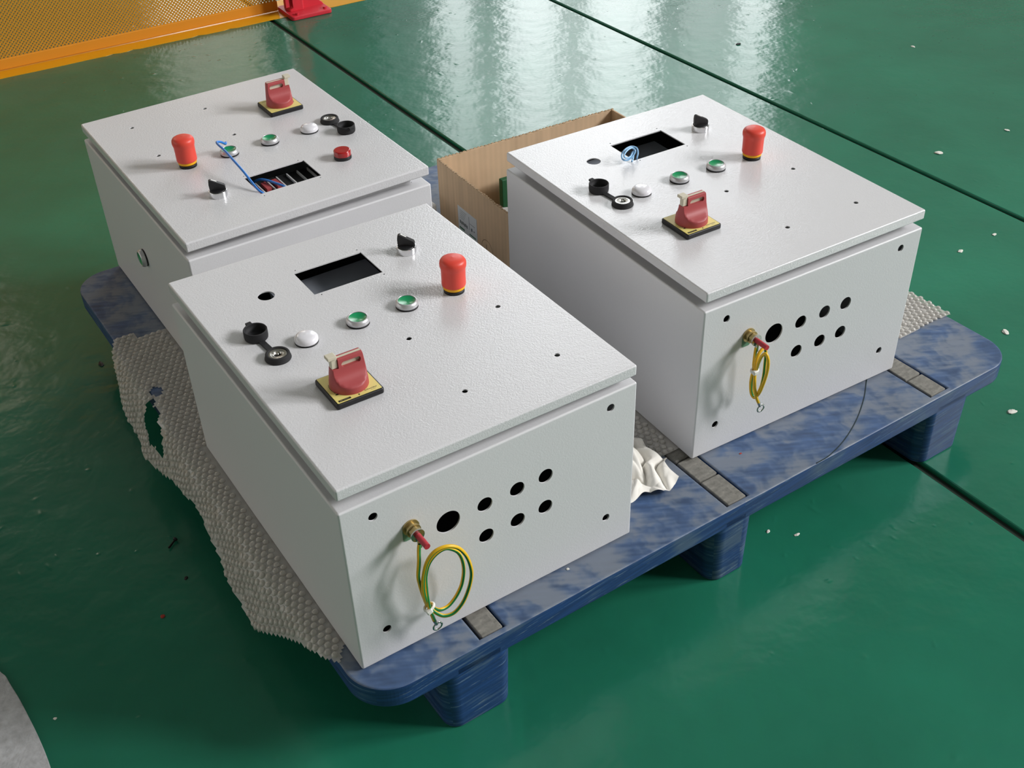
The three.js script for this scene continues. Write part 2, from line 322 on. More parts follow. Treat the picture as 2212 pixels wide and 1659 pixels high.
// ---------------------------------------------------------------- control cabinets
const W = 0.4, L = 0.5, H = 0.252, T = 0.0155, GAP = 0.0136;
const frontHoles = [[-160.5, 228, 5.6], [160.5, 230.5, 5.6], [-162, 48.3, 5.6], [158.3, 51.3, 5.6], [-70, 170.2, 15.6], [-20.5, 170.6, 10.2], [24.5, 171, 10.2], [65.2, 170.8, 10.2], [-20.8, 120.5, 10.2], [23.8, 121.2, 10.2], [64.2, 121.3, 10.2]];
const bodyGeo = (() => {
  const tools = [box(W - 0.004, H - 0.004, L - 0.004, 0, H / 2, 0), box(W - 0.044, 0.02, L - 0.044, 0, H, 0)];
  for (const [x, y, r] of frontHoles) tools.push(new THREE.CylinderGeometry(r / 1000, r / 1000, 0.03, 40).rotateX(Math.PI / 2).translate(x / 1000, y / 1000, L / 2));
  const shell = cut(new RoundedBoxGeometry(W, H, L, 4, 0.0028).translate(0, H / 2, 0), tools);
  const ring = roundedRect(W - 0.044, L - 0.044, 0.004); ring.holes.push(roundedRect(W - 0.048, L - 0.048, 0.003));
  return metreUV(flat([shell, slab(ring, 0.0115, 0, H - 0.003)]));
})();
const mountHoles = [[131.6, 48.3], [2.2, 47.4], [132, 179.3], [2.8, 178]], screwHoles = [[-45, -182], [49, -184], [49.4, -104.9], [-42, -106.5]];
function lidGeo(openHole) {
  const tools = [box(W - 0.007, T, L - 0.004, 0, T / 2 - 0.0016, 0), box(0.1005, 0.03, 0.0645, 0.0005, T, -0.1433)];
  for (const [u, v] of mountHoles) tools.push(cyl(0.0036, 0.03, u / 1000, T, v / 1000, 28));
  for (const [u, v] of screwHoles) tools.push(cyl(0.0014, 0.03, u / 1000, T, v / 1000, 14));
  if (openHole) tools.push(cyl(0.0111, 0.03, -0.103, T, -0.1445));
  return metreUV(cut(new RoundedBoxGeometry(W - 0.003, T, L, 4, 0.0026).translate(0, T / 2, 0), tools));
}
const lidOpen = lidGeo(true), lidPlain = lidGeo(false);
// switch gear, built once in millimetres; every piece stands on y = 0
const gearGeo = {
  stopBase: lathe([[0, 0], [13.8, 0], [13.8, 5.6], [0, 5.6]]),
  stopRing: lathe([[0, 5.4], [14.2, 5.4], [14.6, 6.4], [14.6, 9.2], [14, 10], [0, 10]]),
  stopHead: lathe([[0, 9.4], [14.6, 9.4], [15.7, 10.4], [16, 12], [15.9, 24], [16.1, 33], [16.7, 36], [17.4, 38.4], [17.6, 41.5], [17.1, 44.6], [15.4, 47.2], [12.2, 49], [7, 50], [0, 50.3]]),
  gasket: lathe([[0, 0], [14.6, 0], [14.8, 1], [14.4, 2], [0, 2]]),
  bezel: lathe([[0, 1.8], [14.2, 1.8], [14.9, 3], [15, 4.6], [14.6, 6.6], [13.4, 8.6], [12.2, 9.5], [11.6, 9.4], [11.5, 8.6], [11.5, 4], [0, 4]]),
  cap: lathe([[0, 5], [11.3, 5], [11.4, 8.8], [10.8, 8.7], [9, 7.9], [6, 7], [3, 6.5], [0, 6.3]]),
  dome: lathe([[0, 1.6], [14.1, 1.6], [14.7, 2.6], [14.7, 5.4], [14, 7.4], [12.2, 9.4], [9.4, 10.7], [5, 11.4], [0, 11.6]]),
  redBase: lathe([[0, 0], [13.8, 0], [14, 1], [14, 5], [13.4, 6], [0, 6]]),
  redLens: lathe([[0, 5], [13.4, 5], [13.8, 6], [13.8, 12.6], [13, 14], [11.6, 14.6], [4, 14.2], [0, 14]]),
  chromeRing: lathe([[0, 0], [13.6, 0], [13.9, 0.5], [13.9, 8.6], [13.2, 9.4], [12, 9.4], [11.8, 8], [0, 8]]),
  collar: lathe([[11.2, 2], [15.8, 0], [16.2, 0.8], [16, 2], [15, 3], [14.9, 6.6], [14.2, 7.6], [12, 7.6], [11.4, 7], [11.2, 4.5], [11.2, 2]]),
  insert: lathe([[0, 0.5], [11.3, 0.5], [11.3, 6], [10.8, 6.4], [7.6, 6.2], [7.4, 5.6], [7, 5.6], [6.8, 6.1], [4.8, 6.1], [4.6, 2.5], [0, 2.5]]),
  pin: lathe([[0, 2], [1.7, 2], [1.7, 6], [1.2, 6.4], [0, 6.4]], 20),
  dustCap: lathe([[0, 0], [13.5, 0], [14.6, 1.4], [15, 4], [14.9, 12.4], [14.4, 13.2], [13.4, 13], [13, 12], [12.8, 2.4], [0, 2.2]]),
};
gearGeo.knob = (() => {
  const s = new THREE.Shape([[-10.6, 8.4], [-10.9, 20], [-10.2, 25.2], [-8.6, 26], [-6.6, 25.4], [10.2, 16.6], [11.2, 14.6], [11.2, 8.4]].map(q => new THREE.Vector2(q[0] / 1000, q[1] / 1000)));
  const fin = new THREE.ExtrudeGeometry(s, { depth: 0.0056, bevelEnabled: true, bevelSize: 0.0008, bevelThickness: 0.0008, bevelSegments: 2 }).translate(0, 0, -0.0028);
  return flat([fin, lathe([[0, 7], [11.7, 7], [11.6, 9.4], [9.6, 10.4], [0, 10.6]])]);
})();
gearGeo.pointer = box(0.0086, 0.0008, 0.0022).rotateZ(-0.486).translate(-0.0032, 0.0248, 0);
gearGeo.plate = slab(roundedRect(0.0605, 0.0605, 0.0035), 0.0075, 0.0018);
gearGeo.face = (() => { const g = slab(roundedRect(0.056, 0.056, 0.001), 0.0008, 0, 0.0072), p = g.attributes.position, uv = []; for (let i = 0; i < p.count; i++) uv.push(p.getX(i) / 0.056 + 0.5, 0.5 - p.getZ(i) / 0.056); g.setAttribute('uv', new THREE.Float32BufferAttribute(uv, 2)); return g; })();
gearGeo.handle = (() => {
  const rings = [[7.6, 22.6, 23], [8.2, 23, 23], [15, 22.7, 23], [17, 22.4, 21.5], [18.5, 22.2, 18], [21, 22, 13.2], [24, 21.8, 9.6], [28, 21.5, 7], [33, 21, 5.8], [38, 20.5, 5.5], [46, 19.6, 5.3], [48.4, 19, 4.9], [49.2, 18.2, 4.1]], n = 96, pos = [], idx = [];
  for (const [y, r, t] of rings) for (let i = 0; i < n; i++) { const a = i / n * Math.PI * 2, x = r * Math.cos(a), z = Math.max(-t, Math.min(t, r * Math.sin(a))); pos.push(x / 1000, y / 1000, z / 1000); }
  for (let k = 0; k + 1 < rings.length; k++) for (let i = 0; i < n; i++) { const a = k * n + i, b = k * n + (i + 1) % n; idx.push(a, a + n, b, b, a + n, b + n); }
  const top = pos.length / 3; pos.push(0, 0.0492, 0); for (let i = 0; i < n; i++) idx.push((rings.length - 1) * n + i, top, (rings.length - 1) * n + (i + 1) % n);
  const bot = pos.length / 3; pos.push(0, 0.0076, 0); for (let i = 0; i < n; i++) idx.push(i, (i + 1) % n, bot);
  const g = new THREE.BufferGeometry(); g.setAttribute('position', new THREE.Float32BufferAttribute(pos, 3)); g.setIndex(idx); g.computeVertexNormals();
  const q = g.toNonIndexed(); q.setAttribute('uv', new THREE.Float32BufferAttribute(new Float32Array(q.attributes.position.count * 2), 2));
  const slot = new THREE.ExtrudeGeometry(roundedRect(0.0245, 0.0072, 0.0034), { depth: 0.03, bevelEnabled: false, curveSegments: 8 }).translate(0.0035, 0.0405, -0.015);
  return cut(q, [slot, box(0.012, 0.017, 0.03, -0.0185, 0.0455, 0), box(0.032, 0.003, 0.0036, 0.0025, 0.0492, 0)]);
})();
gearGeo.slide = flat([new RoundedBoxGeometry(0.0075, 0.0165, 0.0072, 2, 0.0008).translate(-0.0165, 0.0455, 0), new RoundedBoxGeometry(0.011, 0.0042, 0.0105, 2, 0.0008).translate(-0.0188, 0.0522, 0), box(0.031, 0.0016, 0.0032, 0.0025, 0.0486, 0), box(0.026, 0.008, 0.0032, 0.0035, 0.0405, 0)]);
const plateMaterial = (() => {
  const c = document.createElement('canvas'); c.width = c.height = 512; const g = c.getContext('2d');
  g.fillStyle = '#e8da84'; g.fillRect(0, 0, 512, 512);
  g.strokeStyle = '#26241a'; g.lineWidth = 5;
  g.beginPath(); g.arc(256, 250, 214, Math.PI * 0.86, Math.PI * 1.14); g.stroke();
  g.fillStyle = '#26241a'; g.fillRect(46, 328, 40, 6); g.beginPath(); g.ellipse(66, 362, 22, 13, 0, 0, 7); g.fill(); g.fillRect(90, 352, 22, 6);
  g.beginPath(); g.ellipse(256, 486, 9, 12, 0, 0, 7); g.fill();
  g.font = 'bold 31px sans-serif'; g.fillText('Schneider', 330, 468); g.font = '17px sans-serif'; g.fillText('Electric', 398, 490);
  g.fillStyle = '#1d1d1b'; g.fillRect(20, 468, 142, 30); g.fillStyle = '#8f8a66'; g.fillRect(34, 478, 34, 9); for (let i = 0; i < 7; i++) g.fillRect(76 + i * 10, 478, 7, 9);
  const t = new THREE.CanvasTexture(c); t.colorSpace = THREE.SRGBColorSpace;
  return std({ map: t, roughness: 0.45 });
})();
function gear() {}
function pushButton(parent, label, cap = M.green) { const b = mesh('push_button', gearGeo.bezel, M.silver, parent, label); mesh('gasket', gearGeo.gasket, M.rubber, b); mesh('cap', gearGeo.cap, cap, b, 'green concave cap'); return b; }
function stopButton(parent) { const b = mesh('emergency_stop_button', gearGeo.stopHead, M.red, parent, 'red mushroom button'); mesh('ring', gearGeo.stopRing, M.yellow, b, 'yellow ring'); mesh('base', gearGeo.stopBase, M.black, b, 'black base'); return b; }
function lamp(parent, red) { const b = mesh('indicator_light', red ? gearGeo.redLens : gearGeo.dome, red ? M.lampRed : M.lampWhite, parent, red ? 'red indicator lens' : 'white domed indicator lens'); mesh('gasket', red ? gearGeo.redBase : gearGeo.gasket, M.black, b); return b; }
function selector(parent, turn) { const b = mesh('selector_switch', gearGeo.chromeRing, M.chrome, parent, 'chrome ringed selector switch'); const k = mesh('knob', gearGeo.knob, M.black, b, 'black lever knob'); k.rotation.y = turn; const p = mesh('pointer', gearGeo.pointer, M.white, b, 'white pointer mark'); p.rotation.y = turn; return b; }
function disconnect(parent) { const b = mesh('disconnect_switch', gearGeo.plate, M.black, parent, 'main switch with red handle on yellow plate'); mesh('face_plate', gearGeo.face, plateMaterial, b, 'yellow printed plate'); mesh('handle', gearGeo.handle, M.darkRed, b, 'red rotary handle'); mesh('padlock_slide', gearGeo.slide, M.beige, b, 'beige locking slide'); return b; }
function lidLock(parent, dxm, dzm) {
  const b = mesh('lid_lock', gearGeo.collar, M.rubber, parent, 'black collared lid lock with open dust cap');
  mesh('lock_insert', gearGeo.insert, M.steel, b, 'bright metal insert'); mesh('pin', gearGeo.pin, M.steel, b);
  mesh('key_recess', cyl(0.0046, 0.001, 0, 0.0028, 0, 24), M.black, b);
  const len = Math.hypot(dxm, dzm), a = Math.atan2(-dzm, dxm);
  mesh('dust_cap', gearGeo.dustCap.clone().translate(dxm, 0, dzm), M.rubber, b, 'black rubber dust cap');
  mesh('strap', box(len - 0.027, 0.0016, 0.0075, len / 2, 0.0016, 0).rotateY(a), M.rubber, b);
  const tab = box(0.006, 0.003, 0.007, 0.0165, 0.0115, 0).rotateY(a).translate(dxm, 0, dzm); mesh('tab', tab, M.rubber, b);
  return b;
}
function cabinet(spec) {
  const t = thing('control_cabinet', spec.label, 'control cabinet');
  t.position.set(spec.x, PH + 0.0024, spec.z); t.rotation.y = spec.yaw;
  mesh('body', spec.sideHole ? bodyGeo : bodyGeo, M.coat, t);
  const tilt = new THREE.Matrix4().makeRotationZ(spec.tilt).setPosition(0, H + GAP + (spec.lift || 0), 0);
  const onLid = (o, u, v, y = T) => { o.position.copy(V(u / 1000, y, v / 1000).applyMatrix4(tilt)); o.rotation.z = spec.tilt; return o; };
  onLid(mesh('lid', spec.redLamp ? lidPlain : lidOpen, M.lidCoat, t), 0, 0, 0);
  onLid(stopButton(t), 105.5, -16.3); onLid(pushButton(t, 'green push button in silver bezel'), -33.5, -18.8); onLid(pushButton(t, 'green push button in silver bezel'), 36.4, -18.4);
  onLid(lamp(t), -104.5, -18); onLid(selector(t, spec.selector), 104, -140.5); onLid(disconnect(t), -105, 99);
  onLid(lidLock(t, spec.cap[0] / 1000, spec.cap[1] / 1000), -148, -5.5);
  if (spec.redLamp) onLid(lamp(t, true), -104, -142);
  // inside, seen through the display cut-out
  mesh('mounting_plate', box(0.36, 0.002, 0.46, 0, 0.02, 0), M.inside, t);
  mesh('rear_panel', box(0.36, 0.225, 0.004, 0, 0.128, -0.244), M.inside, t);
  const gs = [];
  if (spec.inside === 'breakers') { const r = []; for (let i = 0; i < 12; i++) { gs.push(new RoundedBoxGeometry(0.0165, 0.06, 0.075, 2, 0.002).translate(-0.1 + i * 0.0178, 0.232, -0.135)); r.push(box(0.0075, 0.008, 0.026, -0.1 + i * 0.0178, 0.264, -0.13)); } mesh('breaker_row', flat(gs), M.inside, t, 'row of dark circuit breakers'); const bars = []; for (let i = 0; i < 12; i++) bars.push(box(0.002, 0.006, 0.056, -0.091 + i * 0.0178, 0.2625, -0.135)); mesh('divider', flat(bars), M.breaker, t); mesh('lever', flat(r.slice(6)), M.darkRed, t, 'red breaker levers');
    mesh('inner_wire', tube([V(-0.02, 0.15, -0.2), V(0, 0.265, -0.17), V(0.012, 0.272, -0.14), V(0.03, 0.265, -0.1), V(0.04, 0.2, -0.07)], 0.002, 40, 8), M.blueWire, t, 'blue wire inside'); }
  else { mesh('wiring_duct', flat([box(0.15, 0.06, 0.045, 0.005, 0.2, -0.203), box(0.15, 0.004, 0.05, 0.005, 0.232, -0.203), box(0.15, 0.02, 0.05, 0.005, 0.19, -0.145)]), M.duct, t, 'grey wiring duct inside'); if (spec.inside === 'red') mesh('contactor', box(0.022, 0.06, 0.02, 0.045, 0.23, -0.118), M.darkRed, t, 'red device inside'); }
  return { t, onLid, tilt };
}
const boxA = cabinet({ x: -0.15211, z: -1.19127, yaw: 0.56259, tilt: -0.0165, selector: -0.62, cap: [-4.5, -55], inside: 'red', label: 'nearest light grey control cabinet with a large yellow and green wire loop on its front' });
const boxB = cabinet({ x: 0.30056, z: -1.54616, yaw: 0.52646, tilt: 0.002, selector: -0.25, cap: [-4.5, -54], inside: 'plain', label: 'right light grey control cabinet before the carton, small blue wire coil at its display opening' });
const boxC = cabinet({ x: -0.41885, z: -1.72461, yaw: 0.5621 + Math.PI, tilt: -0.0085, selector: Math.PI - 0.35, cap: [-4.5, -53], redLamp: true, inside: 'breakers', label: 'rear left light grey control cabinet with red indicator lamp and long blue wire' });
// earthing studs and wires on the two front panels
const mm = (a) => a.map(q => V(q[0] / 1000, q[1] / 1000, L / 2 + q[2] / 1000));
function earth(t, sx, sy, path, ring, tie, tipTilt) {
  const b = mesh('earth_stud', new THREE.CylinderGeometry(0.0032, 0.0032, 0.03, 20).rotateX(Math.PI / 2).translate(0, 0, 0.012), M.brass, t, 'brass earthing stud');
  b.position.set(sx / 1000, sy / 1000, L / 2);
  mesh('washer', flat([new THREE.CylinderGeometry(0.0105, 0.0105, 0.0018, 32).rotateX(Math.PI / 2).translate(0, 0, 0.001), new THREE.CylinderGeometry(0.009, 0.009, 0.0018, 32).rotateX(Math.PI / 2).translate(0, 0, 0.0075)]), M.brass, b);
  mesh('nut', flat([new THREE.CylinderGeometry(0.0078, 0.0078, 0.0055, 6).rotateX(Math.PI / 2).translate(0, 0, 0.0045), new THREE.CylinderGeometry(0.0078, 0.0078, 0.006, 6).rotateX(Math.PI / 2).translate(0, 0, 0.012)]), M.brass, b);
  mesh('cable_lug', flat([new THREE.CylinderGeometry(0.0085, 0.0085, 0.0016, 28).rotateX(Math.PI / 2).translate(0, 0, 0.0165), box(0.005, 0.014, 0.0022, 0.0, -0.0105, 0.0185)]), M.steel, b, 'tin plated cable lug');
  mesh('sleeve', new THREE.CylinderGeometry(0.0037, 0.0037, 0.023, 20).rotateX(Math.PI / 2).translate(0, 0, 0.0265), M.redSleeve, b, 'red end sleeve');
  const tag_ = roundedRect(0.015, 0.019, 0.004); mesh('earth_label', new THREE.ExtrudeGeometry(tag_, { depth: 0.0006, bevelEnabled: false }).translate(-0.003, -0.0085, 0.0001), std({ color: 0x5f8a70, roughness: 0.5 }), b, 'green earth label');
  const w = mesh('earth_wire', tube(mm(path), 0.0023, 420, 14), M.wire, t, 'yellow and green earth wire coiled and tied');
  const end = mm([path[path.length - 1]])[0], rp = V(ring[0] / 1000, ring[1] / 1000, L / 2 + ring[2] / 1000), d = rp.clone().sub(end).normalize();
  const lug = new THREE.TorusGeometry(0.0058, 0.0013, 10, 32).scale(1, 1, 0.6), stem = new THREE.CylinderGeometry(0.0024, 0.0022, 0.009, 16).translate(0, 0.0098, 0);
  const rt = flat([lug, stem]); rt.applyQuaternion(new THREE.Quaternion().setFromUnitVectors(V(0, 1, 0), d.clone().negate())); rt.translate(rp.x, rp.y, rp.z);
  mesh('ring_terminal', rt, M.steel, w, 'tin plated ring terminal');
  const tieGeo = flat([new THREE.TorusGeometry(tie[3] / 1000, 0.0016, 8, 28).rotateX(Math.PI / 2).scale(1, 1.6, 0.75), new RoundedBoxGeometry(0.0075, 0.0065, 0.006, 2, 0.0015).translate(-tie[3] / 1000 * 0.5, 0, tie[3] / 1000 * 0.8)]).rotateZ(tie[4]);
  mesh('cable_tie', tieGeo.translate(tie[0] / 1000, tie[1] / 1000, L / 2 + tie[2] / 1000), M.nylon, w, 'white cable tie');
}
const pathA = [[-118.5, 176.5, 19.5], [-121.5, 181, 23], [-125.4, 199, 28]];
const wireA = [[-118.3, 178, 19], [-120.5, 172, 21], [-124.3, 160, 26], [-128.1, 141.3, 28], [-126.4, 125.2, 26], [-122.5, 102, 24], [-118, 82.5, 24], [-111.2, 71, 30], [-102.8, 64.5, 34], [-92.5, 65.4, 37], [-81.7, 75.8, 39], [-73.1, 93, 40], [-67.5, 116, 41], [-68.7, 135.7, 42], [-73.7, 155, 41], [-82.5, 169.1, 39], [-94.6, 175.6, 37], [-106.8, 173.2, 34], [-115.9, 162.8, 32], [-122.4, 142.9, 31], [-125, 123.4, 31], [-123, 100.6, 30], [-114.5, 79.5, 24], [-101.1, 60.9, 20], [-90.2, 58.9, 19], [-80.4, 65.9, 19], [-71.7, 80.5, 20], [-68.1, 98.2, 22], [-67.7, 117.4, 24], [-71.7, 138.6, 26], [-78.4, 151.9, 27], [-90.9, 162.2, 27], [-102.4, 160.8, 27], [-111.6, 151.4, 26], [-117.9, 133.6, 26], [-119.8, 117.5, 28], [-120.5, 101.3, 30], [-119, 82.4, 30], [-114.1, 59, 28]];
earth(boxA.t, -117.9, 189.5, wireA, [-109.6, 44.5, 27], [-118, 83, 27, 6.2, 0.35]);
const wireB = [[-118.5, 176, 18], [-121, 170, 20], [-126, 156, 25], [-127.9, 147.6, 28], [-128, 135, 26], [-125.9, 118.5, 24], [-123.9, 103.2, 26], [-122.8, 99.6, 30], [-123.4, 110.7, 38], [-123.9, 128.4, 44], [-123.5, 149.6, 48], [-124.3, 166.3, 50], [-126.6, 180.1, 50], [-127.6, 185.5, 46], [-129.4, 181, 42], [-130.1, 168.6, 38], [-128.6, 154, 34], [-125.7, 137.3, 28], [-122.3, 119, 24], [-118.3, 101.5, 22], [-112, 92.3, 22], [-107, 103.7, 24], [-105.8, 126.3, 26], [-106.2, 150.2, 26], [-107.7, 169.5, 26], [-110.9, 177.2, 26], [-121.1, 173.9, 28], [-127.5, 162.7, 30], [-129.3, 150.7, 32], [-131.3, 133.1, 36], [-128.3, 117.2, 36], [-123.3, 102.1, 36], [-118.6, 92, 36]];
earth(boxB.t, -118, 186.5, wireB, [-113.4, 80.4, 36], [-128.6, 149, 30.5, 5.4, 0]);
// side button on the rear cabinet
{ const b = pushButton(boxC.t, 'green push button on the side wall'); b.rotation.z = -Math.PI / 2; b.position.set(W / 2, 0.132, 0.0118); }
// blue wires at the display openings
{ const pts = [[-30.8, 146, -30], [-44, 172, -4], [-50, 168, 2.5], [-52.4, 153.6, 8], [-54.5, 125.2, 18], [-55.7, 90.5, 24], [-55.6, 54, 27], [-56.4, 31.3, 28], [-53.1, 18.2, 26], [-45.6, 13.3, 22], [-38, 10.5, 15.5], [-34, 2, 13.5]].map(q => V(-q[0] / 1000, T + q[2] / 1000, -q[1] / 1000).applyMatrix4(boxC.tilt));
  for (const p of pts) { } mesh('loose_wire', tube(pts, 0.0019, 160, 8), M.blueWire, boxC.t, 'long blue wire bent over a green button'); }
{ const pts = [[-20, -150, -34], [-38, -120, -10], [-42.4, -113.8, 2], [-38.7, -116.8, 8], [-38.4, -121.2, 14], [-44.6, -126.3, 16], [-59.6, -122.8, 16], [-70.1, -116.5, 12], [-71.8, -110.2, 8], [-64.4, -108.2, 6], [-54.4, -108.8, 10], [-48.5, -111.2, 16], [-51.3, -114.9, 20], [-64.1, -111.8, 20], [-73, -106.6, 16], [-66.8, -107.6, 10], [-58.3, -109.6, 10], [-50, -114, 14], [-51, -112, 6], [-57.3, -107, 1.6]].map(q => V(q[0] / 1000, T + q[2] / 1000, q[1] / 1000).applyMatrix4(boxB.tilt));
  mesh('loose_wire', tube(pts, 0.0014, 200, 8), M.paleBlueWire, boxB.t, 'small pale blue wire coil'); }

// ---------------------------------------------------------------- bubble wrap under the cabinets
{
  const t = thing('bubble_wrap_sheet', 'crumpled clear bubble wrap spread under the cabinets and hanging over the left pallet edge', 'bubble wrap');
  const sTab = [[-1.70, 0.004], [-1.68, 0.012], [-1.644, 0.03], [-1.582, 0.066], [-1.465, 0.086], [-1.415, 0.084], [-1.341, 0.062], [-1.275, 0.056], [-1.2, 0.064], [-1.17, 0.07], [-1.096, 0.087], [-1.036, 0.093], [-0.996, 0.068], [-0.943, 0.042], [-0.886, 0.02], [-0.862, 0.006]];
  const drape = n => { if (n <= sTab[0][0]) return 0; for (let i = 0; i + 1 < sTab.length; i++) if (n <= sTab[i + 1][0]) return lerp(sTab[i][1], sTab[i + 1][1], (n - sTab[i][0]) / (sTab[i + 1][0] - sTab[i][0])); return 0; };
  const Y = PH + 0.0012;
  // surface point: s < 0 beyond the left edge, else metres to the right of it
  const surf = (d, n) => {
    const s = D0 + 0.006 - d;
    if (s <= 0) { const r = d - (D1 + 0.001); if (r > 0) return [dn(D1 + 0.001 + Math.sin(Math.min(1, r / 0.02)) * 0.018, n, Y - (1 - Math.cos(Math.min(1, r / 0.02))) * 0.018), PD.clone().multiplyScalar(0.5).setY(0.85).normalize()]; return [dn(d, n, Y), V(0, 1, 0)]; }
    const R = 0.035, a = Math.min(1.12, s / R), ex = Math.max(0, s - 1.12 * R), wob = 0.006 * noise.noise(n * 14, s * 18, 2.2);
    const h = R * Math.sin(a) + ex * Math.cos(1.12), v = R * (1 - Math.cos(a)) + ex * Math.sin(1.12);
    return [dn(D0 + 0.006 - h + wob * smooth(0, 0.04, s), n, Y - v + wob * 0.3 * smooth(0, 0.04, s)), PD.clone().multiplyScalar(-Math.sin(a)).setY(Math.cos(a))];
  };
  const inSheet = (d, n) => {
    if (d < D0 + 0.006) { const q = drape(n); if (D0 + 0.006 - d > q) return false; const hx = (n + 1.452) / 0.052, hs = (D0 + 0.006 - d - 0.034 - (n + 1.452) * 0.35) / 0.019; if (hx * hx + hs * hs < 1 + 0.9 * noise.noise(n * 55, d * 70, 3.3)) return false; }
    if (Math.hypot((n + 1.513) / 0.014, (d - 0.306) / 0.009) < 1) return false;
    const front = d < 0.33 ? -0.862 - (d - 0.297) * 1.4 : -0.93 + 0.004 * noise.noise(d * 20, 1, 1), back = d < 0.8 ? -1.695 + 0.02 * (d > 0.33 ? 1 : 0) : -1.385;
    return n < front && n > back && d < D1 + 0.014;
  };
  const cell = 0.004, pos = [], idx = [], id = {};
  const vert = (i, j) => { const k = i + '_' + j; if (!(k in id)) { id[k] = pos.length / 3; const q = surf(i * cell, j * cell)[0]; pos.push(q.x, q.y, q.z); } return id[k]; };
  for (let i = Math.floor(0.19 / cell); i <= Math.ceil(1.49 / cell); i++) for (let j = Math.floor(-1.71 / cell); j <= Math.ceil(-0.85 / cell); j++)
    if (inSheet((i + 0.5) * cell, (j + 0.5) * cell)) idx.push(vert(i, j), vert(i, j + 1), vert(i + 1, j + 1), vert(i, j), vert(i + 1, j + 1), vert(i + 1, j));
  const g = new THREE.BufferGeometry(); g.setAttribute('position', new THREE.Float32BufferAttribute(pos, 3)); g.setIndex(idx); g.computeVertexNormals();
  mesh('film', g, M.film, t);
  const rects = [boxA, boxB, boxC].map(b => { const c = b.t.position; return [c.x, c.z, b.t.rotation.y]; });
  const clear = p => rects.every(([x, z, a]) => { const q = p.clone().sub(V(x, 0, z)).applyAxisAngle(V(0, 1, 0), -a); return Math.abs(q.x) > W / 2 + 0.005 || Math.abs(q.z) > L / 2 + 0.005; });
  const bubbles = [], dome = new THREE.SphereGeometry(1, 10, 4, 0, Math.PI * 2, 0, Math.PI / 2).scale(0.0046, 0.0038, 0.0046);
  const pitch = 0.0108, up = V(0, 1, 0);
  for (let r = 0, n = -1.70; n < -0.85; n += pitch * 0.866, r++) for (let d = 0.19 + (r % 2) * pitch / 2; d < 1.49; d += pitch) {
    if (!inSheet(d, n) || !inSheet(d - 0.004, n) || !inSheet(d + 0.004, n)) continue;
    const [p, nn] = surf(d, n); if (!clear(p)) continue;
    const f = rnd(), h = f < 0.1 ? 0.35 : 0.8 + 0.3 * rnd();
    const q = dome.clone().scale(1, h, 1).applyQuaternion(new THREE.Quaternion().setFromUnitVectors(up, nn.clone().add(V(0.12 * (rnd() - 0.5), 0, 0.12 * (rnd() - 0.5))).normalize())).translate(p.x, p.y + 0.0001, p.z);
    bubbles.push(q);
  }
  const b = mesh('bubbles', flat(bubbles), M.film, t); b.userData.kind = 'stuff';
}

